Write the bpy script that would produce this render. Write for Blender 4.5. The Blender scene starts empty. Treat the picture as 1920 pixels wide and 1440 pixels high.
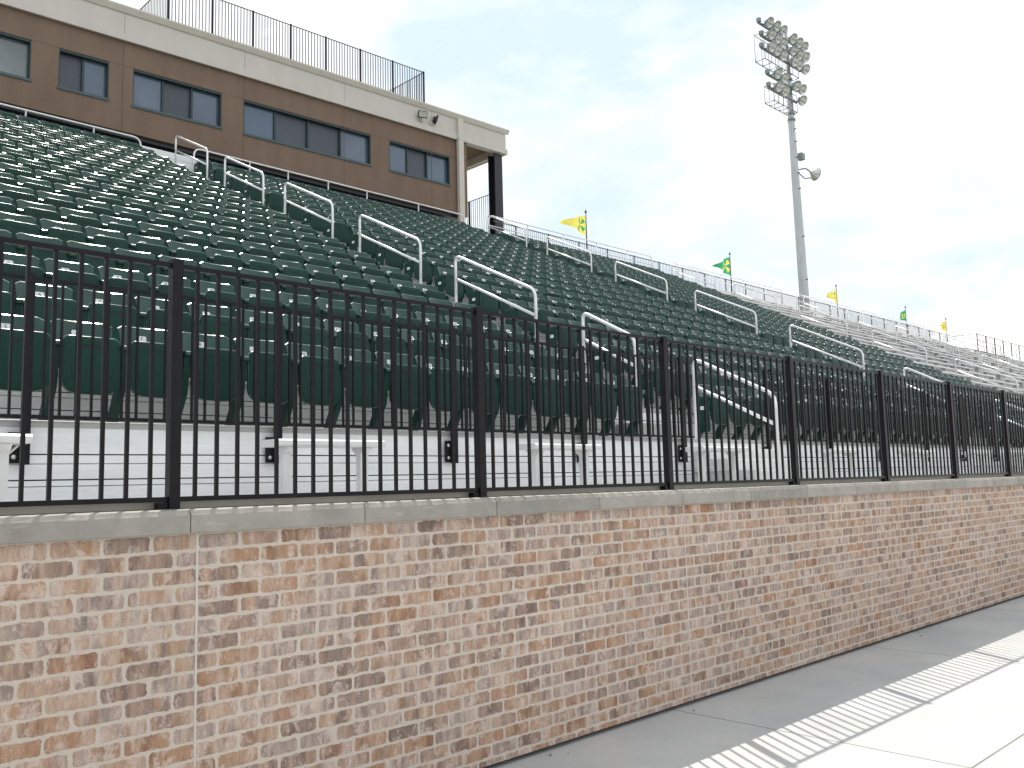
import bpy, math, random
from mathutils import Vector, Matrix
R = math.radians
rnd = random.Random(7)
SC = bpy.context.scene
COL = SC.collection

# ------------------------------------------------------------------ camera
CD, CH = 3.8608, 1.5541                       # camera stands at (0,-CD,CH)
PAN, TILT, ROLL = R(44.239), R(6.303), R(-1.464)
f = Vector((math.sin(PAN)*math.cos(TILT), math.cos(PAN)*math.cos(TILT), math.sin(TILT)))
r0 = Vector((math.cos(PAN), -math.sin(PAN), 0)); u0 = r0.cross(f)
rr = r0*math.cos(ROLL)+u0*math.sin(ROLL); uu = -r0*math.sin(ROLL)+u0*math.cos(ROLL)
cam = bpy.data.cameras.new('camera'); cam.sensor_width = 36; cam.lens = 36*1689.2148/1920
cam.clip_start = .05; cam.clip_end = 6000
co = bpy.data.objects.new('camera', cam); COL.objects.link(co)
M = Matrix.Identity(4)
for i in range(3):
    M[i][0] = rr[i]; M[i][1] = uu[i]; M[i][2] = -f[i]
M[0][3], M[1][3], M[2][3] = 0, -CD, CH
co.matrix_world = M
SC.camera = co
def project(p):
    q = Vector(p)-Vector((0, -CD, CH)); z = q.dot(f)
    if z <= .1: return None
    return 960+1689.2*q.dot(rr)/z, 720-1689.2*q.dot(uu)/z, z

# ------------------------------------------------------------------ light
SUN = Vector((.30, .50, 1)).normalized()
elev = math.asin(SUN.z); az = math.atan2(SUN.x, SUN.y)
SC.view_settings.view_transform = 'Standard'; SC.view_settings.look = 'None'
SC.view_settings.exposure = 1.48; SC.view_settings.gamma = 1
w = bpy.data.worlds.new('World'); SC.world = w; w.use_nodes = True
nt = w.node_tree; nt.nodes.clear()
def N(t, kind, **kw):
    n = t.nodes.new(kind)
    for k, v in kw.items(): setattr(n, k, v)
    return n
wo = N(nt, 'ShaderNodeOutputWorld'); bg = N(nt, 'ShaderNodeBackground'); bg.inputs['Strength'].default_value = .148
sky = N(nt, 'ShaderNodeTexSky', sky_type='NISHITA'); sky.sun_disc = False
sky.sun_elevation = elev; sky.sun_rotation = az; sky.air_density = 1.0; sky.dust_density = 2.2; sky.ozone_density = 1.2
tc = N(nt, 'ShaderNodeTexCoord'); mp = N(nt, 'ShaderNodeMapping'); mp.inputs['Scale'].default_value = (1, 1, 1.9)
mp.inputs['Location'].default_value = (.35, .1, .2)
nt.links.new(tc.outputs['Generated'], mp.inputs[0])
n1 = N(nt, 'ShaderNodeTexNoise'); n1.inputs['Scale'].default_value = 2.6; n1.inputs['Detail'].default_value = 9
n1.inputs['Roughness'].default_value = .55; n1.inputs['Distortion'].default_value = .3
nt.links.new(mp.outputs[0], n1.inputs['Vector'])
cr = N(nt, 'ShaderNodeValToRGB'); cr.color_ramp.elements[0].position = .565; cr.color_ramp.elements[1].position = .66
nt.links.new(n1.outputs['Fac'], cr.inputs[0])
n2 = N(nt, 'ShaderNodeTexNoise'); n2.inputs['Scale'].default_value = 5; n2.inputs['Detail'].default_value = 8
nt.links.new(mp.outputs[0], n2.inputs['Vector'])
cr2 = N(nt, 'ShaderNodeValToRGB'); cr2.color_ramp.elements[0].position = .35; cr2.color_ramp.elements[1].position = .65
cr2.color_ramp.elements[0].color = (5.4, 5.2, 5.0, 1); cr2.color_ramp.elements[1].color = (7.3, 7.1, 6.85, 1)
nt.links.new(n2.outputs['Fac'], cr2.inputs[0])
cr3 = N(nt, 'ShaderNodeValToRGB'); e3 = cr3.color_ramp.elements; e3.new(.5)
for e, (p_, c_) in zip(e3, ((.39, (1.82, 2.2, 2.5, 1)), (.48, (2.4, 2.52, 2.6, 1)), (.55, (2.75, 2.75, 2.75, 1)))): e.position = p_; e.color = c_
nt.links.new(n1.outputs['Fac'], cr3.inputs[0])
veil = N(nt, 'ShaderNodeMix', data_type='RGBA'); veil.inputs['Factor'].default_value = .97
nt.links.new(sky.outputs[0], veil.inputs['A']); nt.links.new(cr3.outputs['Color'], veil.inputs['B'])
mx = N(nt, 'ShaderNodeMix', data_type='RGBA')
nt.links.new(cr.outputs['Color'], mx.inputs['Factor']); nt.links.new(veil.outputs['Result'], mx.inputs['A']); nt.links.new(cr2.outputs['Color'], mx.inputs['B'])
nt.links.new(mx.outputs['Result'], bg.inputs['Color']); nt.links.new(bg.outputs[0], wo.inputs[0])
sl = bpy.data.lights.new('sun', 'SUN'); sl.energy = 2.0; sl.angle = R(.53); sl.color = (1, .94, .86)
so = bpy.data.objects.new('sun', sl); COL.objects.link(so); so.rotation_euler = SUN.to_track_quat('Z', 'Y').to_euler()

# ------------------------------------------------------------------ materials
def principled(name, col, rough=.5, metal=0., spec=.5):
    m = bpy.data.materials.new(name); m.use_nodes = True
    b = m.node_tree.nodes['Principled BSDF']
    b.inputs['Base Color'].default_value = (*col, 1); b.inputs['Roughness'].default_value = rough
    b.inputs['Metallic'].default_value = metal; b.inputs['Specular IOR Level'].default_value = spec
    return m, m.node_tree, b
def mix(t, fac, a, b, bt='MIX'):
    n = N(t, 'ShaderNodeMix', data_type='RGBA', blend_type=bt)
    for s, v in (('Factor', fac), ('A', a), ('B', b)):
        if hasattr(v, 'links') or isinstance(v, bpy.types.NodeSocket): t.links.new(v, n.inputs[s])
        elif isinstance(v, (int, float)): n.inputs[s].default_value = v
        else: n.inputs[s].default_value = (*v, 1)
    return n.outputs['Result']
def noise(t, vec, scale, detail=4, rough=.5, dist=0.):
    n = N(t, 'ShaderNodeTexNoise'); n.inputs['Scale'].default_value = scale; n.inputs['Detail'].default_value = detail
    n.inputs['Roughness'].default_value = rough; n.inputs['Distortion'].default_value = dist
    t.links.new(vec, n.inputs['Vector']); return n
def ramp(t, src, stops, interp='LINEAR'):
    n = N(t, 'ShaderNodeValToRGB'); n.color_ramp.interpolation = interp
    e = n.color_ramp.elements
    while len(e) < len(stops): e.new(.5)
    for i, (p, c) in enumerate(stops):
        e[i].position = p; e[i].color = (*c, 1) if len(c) == 3 else c
    t.links.new(src, n.inputs[0]); return n.outputs['Color']
def objvec(t, scale=(1, 1, 1), loc=(0, 0, 0), world=False):
    if world:
        g = N(t, 'ShaderNodeNewGeometry'); s = g.outputs['Position']
    else:
        g = N(t, 'ShaderNodeTexCoord'); s = g.outputs['Object']
    m = N(t, 'ShaderNodeMapping'); m.inputs['Scale'].default_value = scale; m.inputs['Location'].default_value = loc
    t.links.new(s, m.inputs[0]); return m.outputs[0]
def bump(t, b, h, dist=.01, strength=.5):
    n = N(t, 'ShaderNodeBump'); n.inputs['Distance'].default_value = dist; n.inputs['Strength'].default_value = strength
    t.links.new(h, n.inputs['Height']); t.links.new(n.outputs[0], b.inputs['Normal'])
def math_(t, op, a, b=None, c=None):
    n = N(t, 'ShaderNodeMath', operation=op)
    for i, v in enumerate((a, b, c)):
        if v is None: continue
        if isinstance(v, (int, float)): n.inputs[i].default_value = v
        else: t.links.new(v, n.inputs[i])
    return n.outputs[0]
def weathered(name, col, rough, metal=0, var=.12, scale=3., spec=.5, bumpd=0., bs=60, streak=(1, 1, 1), world=True):
    m, t, b = principled(name, col, rough, metal, spec)
    v = objvec(t, streak, world=world)
    n = noise(t, v, scale, 6, .6)
    lo = tuple(c*(1-var) for c in col); hi = tuple(min(1, c*(1+var)) for c in col)
    t.links.new(ramp(t, n.outputs['Fac'], [(.3, lo), (.7, hi)]), b.inputs['Base Color'])
    t.links.new(math_(t, 'MULTIPLY_ADD', n.outputs['Fac'], .25, rough-.12), b.inputs['Roughness'])
    if bumpd:
        n2 = noise(t, v, bs, 4, .6); bump(t, b, n2.outputs['Fac'], bumpd, .5)
    return m

WALL_T = 1.3729; COURSE = WALL_T/18.5; BR = .2032; JX = 1.7983
def brick_material():
    m, t, b = principled('brick', (.4, .3, .2), .85, spec=.25)
    v = objvec(t, world=True)
    sep = N(t, 'ShaderNodeSeparateXYZ'); t.links.new(v, sep.inputs[0])
    x = math_(t, 'SUBTRACT', sep.outputs[0], JX-20*BR); z = math_(t, 'SUBTRACT', sep.outputs[2], WALL_T-40*COURSE)
    cmb = N(t, 'ShaderNodeCombineXYZ'); t.links.new(x, cmb.inputs[0]); t.links.new(z, cmb.inputs[1])
    # ragged arrises
    nd = noise(t, v, 30, 3, .6)
    off = N(t, 'ShaderNodeVectorMath', operation='SUBTRACT'); t.links.new(nd.outputs['Color'], off.inputs[0]); off.inputs[1].default_value = (.5, .5, .5)
    sc = N(t, 'ShaderNodeVectorMath', operation='SCALE'); t.links.new(off.outputs[0], sc.inputs[0]); sc.inputs['Scale'].default_value = .016
    ad = N(t, 'ShaderNodeVectorMath', operation='ADD'); t.links.new(cmb.outputs[0], ad.inputs[0]); t.links.new(sc.outputs[0], ad.inputs[1])
    nb = noise(t, v, 13, 2, .5)
    nd2 = noise(t, v, 110, 3, .7)
    off2 = N(t, 'ShaderNodeVectorMath', operation='SUBTRACT'); t.links.new(nd2.outputs['Color'], off2.inputs[0]); off2.inputs[1].default_value = (.5, .5, .5)
    sc2 = N(t, 'ShaderNodeVectorMath', operation='SCALE'); t.links.new(off2.outputs[0], sc2.inputs[0]); sc2.inputs['Scale'].default_value = .008
    ad2 = N(t, 'ShaderNodeVectorMath', operation='ADD'); t.links.new(ad.outputs[0], ad2.inputs[0]); t.links.new(sc2.outputs[0], ad2.inputs[1])
    def layout(vec):
        q = N(t, 'ShaderNodeSeparateXYZ'); t.links.new(vec, q.inputs[0])
        zr = math_(t, 'DIVIDE', q.outputs[1], COURSE); row = math_(t, 'FLOOR', zr)
        par = math_(t, 'FLOORED_MODULO', math_(t, 'ADD', row, 1), 2)
        xr = math_(t, 'MULTIPLY_ADD', par, .5, math_(t, 'DIVIDE', q.outputs[0], BR)); colm = math_(t, 'FLOOR', xr)
        lu = math_(t, 'MULTIPLY', math_(t, 'ABSOLUTE', math_(t, 'SUBTRACT', math_(t, 'FRACT', xr), .5)), BR)
        lv = math_(t, 'MULTIPLY', math_(t, 'ABSOLUTE', math_(t, 'SUBTRACT', math_(t, 'FRACT', zr), .5)), COURSE)
        return row, colm, lu, lv
    _, _, lu, lv = layout(ad2.outputs[0])
    row, colm, _, _ = layout(cmb.outputs[0])
    idv = N(t, 'ShaderNodeCombineXYZ'); t.links.new(row, idv.inputs[0]); t.links.new(colm, idv.inputs[1])
    wn = N(t, 'ShaderNodeTexWhiteNoise', noise_dimensions='2D'); t.links.new(idv.outputs[0], wn.inputs['Vector'])
    mj = math_(t, 'MULTIPLY_ADD', wn.outputs['Value'], .0028, .0050); rad = .014
    mj = math_(t, 'MULTIPLY_ADD', ramp(t, nb.outputs['Fac'], [(.52, (0, 0, 0)), (.72, (1, 1, 1))]), .005, mj)
    qx = math_(t, 'MAXIMUM', math_(t, 'ADD', math_(t, 'SUBTRACT', lu, BR/2-rad), mj), 0)
    qz = math_(t, 'MAXIMUM', math_(t, 'ADD', math_(t, 'SUBTRACT', lv, COURSE/2-rad), mj), 0)
    sd = math_(t, 'SUBTRACT', math_(t, 'SQRT', math_(t, 'ADD', math_(t, 'MULTIPLY', qx, qx), math_(t, 'MULTIPLY', qz, qz))), rad)
    mfac = N(t, 'ShaderNodeMapRange', interpolation_type='SMOOTHSTEP'); t.links.new(sd, mfac.inputs[0])
    mfac.inputs[1].default_value = -.0022; mfac.inputs[2].default_value = .0006
    bi = wn
    idn = N(t, 'ShaderNodeVectorMath', operation='SCALE'); t.links.new(bi.outputs['Color'], idn.inputs[0]); idn.inputs['Scale'].default_value = 60
    def own(scale):
        m_ = N(t, 'ShaderNodeVectorMath', operation='MULTIPLY'); t.links.new(v, m_.inputs[0]); m_.inputs[1].default_value = scale
        a_ = N(t, 'ShaderNodeVectorMath', operation='ADD'); t.links.new(m_.outputs[0], a_.inputs[0]); t.links.new(idn.outputs[0], a_.inputs[1]); return a_.outputs[0]
    bandn = noise(t, own((1, 1, .10)), 17, 2, .45, .1).outputs['Fac']
    rnd_ = N(t, 'ShaderNodeSeparateXYZ'); t.links.new(bi.outputs['Color'], rnd_.inputs[0])
    val = math_(t, 'ADD', math_(t, 'MULTIPLY', rnd_.outputs[0], .92), math_(t, 'MULTIPLY_ADD', bandn, .62, -.27))
    body = ramp(t, val, [(.0, (.37, .225, .14)), (.13, (.42, .285, .195)), (.25, (.47, .36, .29)), (.36, (.33, .24, .19)), (.46, (.25, .195, .17)), (.55, (.43, .295, .205)),
                         (.66, (.51, .415, .35)), (.76, (.32, .262, .235)), (.86, (.47, .375, .315)), (.97, (.37, .24, .165))])
    ns = noise(t, own((1, 1, .22)), 70, 6, .75, .4)
    streak = ramp(t, ns.outputs['Fac'], [(.32, (.58, .53, .50)), (.52, (1.0, .99, .98)), (.72, (1.30, 1.33, 1.36))])
    c1 = mix(t, .55, body, streak, 'MULTIPLY')
    dk = ramp(t, noise(t, own((1, 1, .45)), 11, 5, .65).outputs['Fac'], [(.38, (.58, .54, .54)), (.52, (1, 1, 1))])
    c1 = mix(t, .75, c1, dk, 'MULTIPLY')
    # pale lime wash in patches, torn edged
    pale = (.62, .53, .475)
    blot = ramp(t, noise(t, own((1, 1, .7)), 15, 7, .75, .3).outputs['Fac'], [(.53, (0, 0, 0)), (.60, (.5, .5, .5)), (.72, (.8, .8, .8))])
    c1 = mix(t, blot, c1, pale)
    fl = ramp(t, noise(t, v, 120, 5, .8).outputs['Fac'], [(.56, (0, 0, 0)), (.64, (.85, .85, .85))])
    flm = ramp(t, noise(t, v, 9, 3, .5).outputs['Fac'], [(.48, (0, 0, 0)), (.60, (1, 1, 1))])
    c1 = mix(t, math_(t, 'MULTIPLY', fl, flm), c1, (.68, .64, .60))
    pit = ramp(t, noise(t, v, 150, 3, .7).outputs['Fac'], [(.30, (.6, .55, .5)), (.38, (1, 1, 1))])
    c1 = mix(t, .7, c1, pit, 'MULTIPLY')
    mcol = ramp(t, noise(t, v, 22, 6, .7).outputs['Fac'], [(.3, (.51, .445, .38)), (.7, (.59, .525, .46))])
    mcol = mix(t, .6, mcol, ramp(t, noise(t, v, 260, 2, .6).outputs['Fac'], [(.3, (.85, .85, .84)), (.7, (1.1, 1.1, 1.1))]), 'MULTIPLY')
    col = mix(t, mfac.outputs[0], c1, mcol)
    big = ramp(t, noise(t, v, .8, 3, .5).outputs['Fac'], [(.3, (.95, .92, .915)), (.7, (1.08, 1.045, 1.03))])
    col = mix(t, 1., col, big, 'MULTIPLY')
    t.links.new(col, b.inputs['Base Color'])
    hh = math_(t, 'MULTIPLY_ADD', mfac.outputs[0], -1.0, math_(t, 'MULTIPLY', ns.outputs['Fac'], .5))
    bump(t, b, hh, .004, .55)
    return m
def stone_material():
    m, t, b = principled('coping stone', (.36, .35, .33), .8, spec=.3)
    v = objvec(t, world=True)
    c = ramp(t, noise(t, v, 5, 6, .65).outputs['Fac'], [(.3, (.275, .258, .235)), (.7, (.38, .358, .325))])
    oi = N(t, 'ShaderNodeObjectInfo')
    c = mix(t, 1., c, ramp(t, oi.outputs['Random'], [(0, (.86, .86, .86)), (1, (1.1, 1.09, 1.07))]), 'MULTIPLY')
    vv = objvec(t, (.6, 1, 3), world=True)
    c = mix(t, ramp(t, noise(t, vv, 9, 5, .7, .5).outputs['Fac'], [(.6, (0, 0, 0)), (.72, (.6, .6, .6))]), c, (.5, .48, .45))
    t.links.new(c, b.inputs['Base Color'])
    bump(t, b, noise(t, v, 40, 5, .7).outputs['Fac'], .006, .6)
    return m
def concrete_material(joints=True):
    m, t, b = principled('concrete', (.5, .48, .45), .85, spec=.3)
    v = objvec(t, world=True)
    c = ramp(t, noise(t, v, 1.3, 6, .6).outputs['Fac'], [(.3, (.395, .405, .41)), (.7, (.465, .47, .47))])
    st = ramp(t, noise(t, objvec(t, (1, .5, 1), world=True), 2.6, 6, .7, .6).outputs['Fac'], [(.55, (0, 0, 0)), (.72, (.35, .35, .35))])
    c = mix(t, st, c, (.52, .46, .38))
    c = mix(t, .5, c, ramp(t, noise(t, v, 160, 3, .7).outputs['Fac'], [(.3, (.88, .88, .88)), (.7, (1.08, 1.08, 1.08))]), 'MULTIPLY')
    c = mix(t, .8, c, ramp(t, noise(t, objvec(t, (1, 14, 1), world=True), 9, 3, .6).outputs['Fac'], [(.3, (.95, .95, .95)), (.7, (1.04, 1.04, 1.04))]), 'MULTIPLY')
    sp = ramp(t, noise(t, v, 34, 2, .5).outputs['Fac'], [(.72, (0, 0, 0)), (.76, (.6, .6, .6))])
    c = mix(t, sp, c, (.25, .23, .2))
    if joints:
        sep = N(t, 'ShaderNodeSeparateXYZ'); t.links.new(v, sep.inputs[0])
        wob = math_(t, 'MULTIPLY', math_(t, 'SUBTRACT', noise(t, v, 3, 3, .6).outputs['Fac'], .5), .02)
        jx = math_(t, 'PINGPONG', math_(t, 'ADD', math_(t, 'SUBTRACT', sep.outputs[0], 5.26-30.5), wob), 1.525)
        jy = math_(t, 'PINGPONG', math_(t, 'ADD', math_(t, 'ADD', sep.outputs[1], 1.93+18.3), wob), .915*1.0)
        jm = math_(t, 'MINIMUM', jx, math_(t, 'ABSOLUTE', math_(t, 'ADD', sep.outputs[1], 1.93)))
        jf = ramp(t, jm, [(.004, (1, 1, 1)), (.008, (0, 0, 0))])
        c = mix(t, jf, c, (.16, .15, .135))
    c = mix(t, 1., c, ramp(t, noise(t, objvec(t, (1, .8, 1), world=True), .7, 5, .6, .8).outputs['Fac'], [(.35, (.90, .91, .92)), (.65, (1.05, 1.04, 1.02))]), 'MULTIPLY')
    t.links.new(c, b.inputs['Base Color'])
    bump(t, b, noise(t, v, 110, 4, .7).outputs['Fac'], .003, .5)
    return m
def plastic_material():
    m, t, b = principled('green seat plastic', (.005, .03, .018), .42, spec=.2)
    oi = N(t, 'ShaderNodeObjectInfo')
    v = objvec(t, world=True)
    c = mix(t, ramp(t, noise(t, v, 6, 5, .6).outputs['Fac'], [(.35, (0, 0, 0)), (.75, (.6, .6, .6))]), (.0075, .040, .0285), (.011, .052, .038))
    c = mix(t, 1., c, ramp(t, oi.outputs['Random'], [(0, (.85, .85, .85)), (1, (1.18, 1.15, 1.15))]), 'MULTIPLY')
    t.links.new(c, b.inputs['Base Color'])
    t.links.new(math_(t, 'MULTIPLY_ADD', noise(t, v, 4, 4, .6).outputs['Fac'], .22, .30), b.inputs['Roughness'])
    bump(t, b, noise(t, v, 350, 2, .5).outputs['Fac'], .0008, .5)
    return m
def alu(name, col, rough, metal, axis, freq=90):
    """extruded planks: fine ribs running along X"""
    m, t, b = principled(name, col, rough, metal)
    v = objvec(t, world=True)
    c = ramp(t, noise(t, objvec(t, (.25, 2, 2), world=True), 4, 6, .65).outputs['Fac'], [(.3, tuple(k*.86 for k in col)), (.7, tuple(min(1, k*1.06) for k in col))])
    c = mix(t, ramp(t, noise(t, objvec(t, (1, 1, 1), world=True), 30, 3, .6).outputs['Fac'], [(.70, (0, 0, 0)), (.78, (.5, .5, .5))]), c, (.35, .33, .3))
    t.links.new(c, b.inputs['Base Color'])
    sep = N(t, 'ShaderNodeSeparateXYZ'); t.links.new(v, sep.inputs[0])
    s = math_(t, 'PINGPONG', sep.outputs[axis], .5/freq*1.0)
    bump(t, b, math_(t, 'MULTIPLY', s, freq*2), .002, .35)
    return m
MAT = {}
MAT['brick'] = brick_material(); MAT['stone'] = stone_material(); MAT['concrete'] = concrete_material()
MAT['plastic'] = plastic_material()
MAT['rim'] = weathered('seat rim highlight', (.012, .055, .038), .24, 0, .15, 8, .8)  # lighter, glossier copy of the seat plastic, sun highlights put into the edges
MAT['plasticback'] = weathered('sheen lightened green plastic', (.018, .066, .050), .36, 0, .2, 8, .45)  # lighter copy for backrest fronts, sky sheen and backlit glow painted in
MAT['slot'] = principled('moulded slot', (.004, .014, .011), .6)[0]
MAT['tread'] = alu('aluminium tread', (.44, .44, .44), .5, .25, 1, 40)
MAT['riser'] = alu('aluminium riser', (.86, .865, .87), .5, .0, 2, 30)
MAT['oldriser'] = alu('mill finish riser', (.46, .46, .47), .5, .2, 2, 30)
MAT['bench'] = weathered('bench aluminium', (.70, .70, .70), .4, .25, .06, 8)
MAT['fencegrey'] = weathered('faded black fence paint', (.11, .105, .11), .45, 0, .2, 5, .4)
MAT['rail'] = weathered('rail aluminium', (.80, .81, .82), .30, .45, .05, 10)
MAT['black'] = weathered('black powder coat', (.0065, .0055, .0075), .38, 0, .25, 12, .22)
MAT['blackdull'] = weathered('recess shade', (.018, .015, .018), .8, 0, .2, 3)  # near black, shade of gaps and recesses put into the colour
MAT['bolt'] = weathered('zinc bolt', (.6, .6, .58), .35, .7, .1, 30)
MAT['brown'] = weathered('brown render', (.215, .150, .115), .9, 0, .10, 2.2, .2, .004, 160, (1, 1, .3))
MAT['brownjoint'] = principled('render joint', (.115, .08, .062), .9)[0]
MAT['cream'] = weathered('cream render', (.60, .56, .52), .85, 0, .04, 2.5, .25, .003, 160, (1, 1, .3))
MAT['creamjoint'] = principled('cream joint', (.36, .33, .29), .9)[0]
MAT['creamtrim'] = weathered('cream metal trim', (.60, .555, .49), .5, 0, .05, 4, .4)
MAT['frame'] = weathered('dark green window frame', (.018, .04, .042), .45, 0, .15, 8)
MAT['sill'] = weathered('green window sill', (.055, .095, .105), .5, 0, .1, 8)
def glass(name, col, rough):
    m, t, b = principled(name, col, rough, 0, .9)
    v = objvec(t, world=True)
    t.links.new(ramp(t, noise(t, objvec(t, (.6, 1, .5), world=True), .9, 4, .6, .4).outputs['Fac'],
        [(.3, tuple(k*.8 for k in col)), (.7, tuple(k*1.2 for k in col))]), b.inputs['Base Color'])
    bump(t, b, noise(t, v, 1.5, 2, .5).outputs['Fac'], .01, .15)
    return m
MAT['pane'] = glass('window glass', (.085, .125, .19), .04)
MAT['paneGrey'] = glass('grey window glass', (.125, .16, .175), .05)
MAT['screen'] = glass('insect screen', (.034, .045, .072), .5)
MAT['galv'] = weathered('galvanised steel', (.50, .52, .54), .5, .3, .12, 3, .5, 0, 60, (1, 1, .3))
MAT['dish'] = weathered('lamp housing', (.24, .27, .28), .45, .3, .15, 6)
MAT['reflector'] = weathered('lamp reflector', (.55, .56, .55), .25, .6, .1, 8)
MAT['white'] = principled('white plate', (.82, .83, .84), .5)[0]
MAT['ink'] = principled('black ink', (.02, .02, .025), .6)[0]
MAT['yellow'] = weathered('yellow flag cloth', (.80, .68, .10), .8, 0, .08, 4)
MAT['green'] = weathered('green flag cloth', (.04, .34, .14), .8, 0, .12, 4)
MAT['amber'] = weathered('amber flag cloth', (.80, .56, .07), .8, 0, .08, 4)
for k_, c_ in (('yellow', (.88, .78, .20)), ('green', (.06, .42, .18)), ('amber', (.88, .68, .14))):
    t_ = MAT[k_].node_tree; b_ = t_.nodes['Principled BSDF']; o_ = t_.nodes['Material Output']
    tr = N(t_, 'ShaderNodeBsdfTranslucent'); tr.inputs['Color'].default_value = (*c_, 1)
    ms = N(t_, 'ShaderNodeMixShader'); ms.inputs[0].default_value = .5
    t_.links.new(b_.outputs[0], ms.inputs[1]); t_.links.new(tr.outputs[0], ms.inputs[2]); t_.links.new(ms.outputs[0], o_.inputs['Surface'])
MAT['pole'] = weathered('dark flagpole', (.05, .04, .045), .5, .2, .2, 6)
MAT['edgetrim'] = weathered('weathered edge angle', (.42, .40, .36), .6, .2, .15, 5)
MAT['sealant'] = weathered('pale sealant', (.56, .51, .46), .7, 0, .08, 8)
MAT['litter'] = weathered('dry leaf', (.10, .065, .035), .9, 0, .4, 20)
MAT['soil'] = weathered('far ground', (.10, .12, .06), .95, 0, .3, .05)
MAT['steel'] = weathered('dark painted steel', (.016, .016, .021), .45, 0, .2, 2)

# ------------------------------------------------------------------ mesh helpers
class MB:
    def __init__(s): s.v = []; s.f = []; s.m = []; s.sm = []
    def face(s, idx, mi=0, smooth=False): s.f.append(tuple(idx)); s.m.append(mi); s.sm.append(smooth)
    def box(s, x0, x1, y0, y1, z0, z1, mi=0):
        b = len(s.v)
        s.v += [(x0, y0, z0), (x1, y0, z0), (x1, y1, z0), (x0, y1, z0), (x0, y0, z1), (x1, y0, z1), (x1, y1, z1), (x0, y1, z1)]
        for q in ((0, 3, 2, 1), (4, 5, 6, 7), (0, 1, 5, 4), (1, 2, 6, 5), (2, 3, 7, 6), (3, 0, 4, 7)): s.face([b+i for i in q], mi)
    def bbox(s, x0, x1, y0, y1, z0, z1, c=.003, mi=0):
        """box with chamfered edges along X (prism of an octagon in YZ)"""
        pr = [(y0+c, z0), (y1-c, z0), (y1, z0+c), (y1, z1-c), (y1-c, z1), (y0+c, z1), (y0, z1-c), (y0, z0+c)]
        b = len(s.v); n = 8
        s.v += [(x0, p[0], p[1]) for p in pr]+[(x1, p[0], p[1]) for p in pr]
        for i in range(n): s.face((b+i, b+n+i, b+n+(i+1) % n, b+(i+1) % n)[::-1], mi)
        s.face([b+i for i in range(n)][::-1][::-1], mi); s.face([b+n+i for i in range(n)][::-1], mi)
    def tube(s, pts, r, n=8, mi=0, caps=True, radii=None):
        pts = [Vector(p) for p in pts]; b = len(s.v); k = len(pts); prev = None
        for i, p in enumerate(pts):
            if i == 0: d = pts[1]-p
            elif i == k-1: d = p-pts[i-1]
            else: d = (pts[i+1]-p).normalized()+(p-pts[i-1]).normalized()
            d.normalize()
            if prev is None:
                a = Vector((1, 0, 0)) if abs(d.x) < .9 else Vector((0, 1, 0))
                e = d.cross(a).normalized()
            else:
                e = (prev-d*prev.dot(d)).normalized()
            prev = e; g = d.cross(e)
            q = radii[i] if radii else r
            for j in range(n):
                a = 2*math.pi*j/n; s.v.append(tuple(p+e*math.cos(a)*q+g*math.sin(a)*q))
        for i in range(k-1):
            for j in range(n):
                s.face((b+i*n+j, b+i*n+(j+1) % n, b+(i+1)*n+(j+1) % n, b+(i+1)*n+j), mi, True)
        if caps:
            s.face([b+j for j in range(n)][::-1], mi); s.face([b+(k-1)*n+j for j in range(n)], mi)
    def prism(s, poly, axis, a0, a1, mi=0):
        """extrude a polygon along an axis. poly in the two other axes (cyclic order)"""
        b = len(s.v); n = len(poly)
        for a in (a0, a1):
            for p in poly:
                if axis == 0: s.v.append((a, p[0], p[1]))
                elif axis == 1: s.v.append((p[0], a, p[1]))
                else: s.v.append((p[0], p[1], a))
        for i in range(n): s.face((b+i, b+(i+1) % n, b+n+(i+1) % n, b+n+i), mi)
        s.face([b+i for i in range(n)][::-1], mi); s.face([b+n+i for i in range(n)], mi)
    def lathe(s, prof, origin, axis, n=16, mi=0):
        o = Vector(origin); ax = Vector(axis).normalized()
        a = Vector((0, 0, 1)) if abs(ax.z) < .9 else Vector((1, 0, 0))
        e = ax.cross(a).normalized(); g = ax.cross(e); b = len(s.v)
        for (r, h) in prof:
            for j in range(n):
                t = 2*math.pi*j/n; s.v.append(tuple(o+ax*h+(e*math.cos(t)+g*math.sin(t))*r))
        for i in range(len(prof)-1):
            for j in range(n): s.face((b+i*n+j, b+i*n+(j+1) % n, b+(i+1)*n+(j+1) % n, b+(i+1)*n+j), mi, True)
    def add(s, o, off=(0, 0, 0), rot=None):
        b = len(s.v)
        for p in o.v:
            q = Vector(p)
            if rot: q = rot@q
            s.v.append((q[0]+off[0], q[1]+off[1], q[2]+off[2]))
        for fc, mi, sm in zip(o.f, o.m, o.sm): s.face([b+i for i in fc], mi, sm)
    def mesh(s, name, mats):
        me = bpy.data.meshes.new(name); me.from_pydata(s.v, [], s.f)
        for m in (mats if isinstance(mats, (list, tuple)) else [mats]): me.materials.append(MAT[m] if isinstance(m, str) else m)
        me.polygons.foreach_set('material_index', s.m); me.polygons.foreach_set('use_smooth', s.sm)
        me.update(); return me
    def build(s, name, mats, parent=None, loc=None):
        return obj(name, s.mesh(name, mats), parent, loc)
def obj(name, me, parent=None, loc=None):
    o = bpy.data.objects.new(name, me); COL.objects.link(o)
    if parent: o.parent = parent
    if loc: o.location = loc
    return o
def tag(o, label, cat, group=None, kind=None):
    if label: o['label'] = label
    if cat: o['category'] = cat
    if group: o['group'] = group
    if kind: o['kind'] = kind
    return o
def thing(name, label, cat, loc=(0, 0, 0), group=None, rz=0):
    o = bpy.data.objects.new(name, None); COL.objects.link(o); o.location = loc; o.rotation_euler.z = rz
    o.empty_display_size = .1
    return tag(o, label, cat, group)
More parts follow.
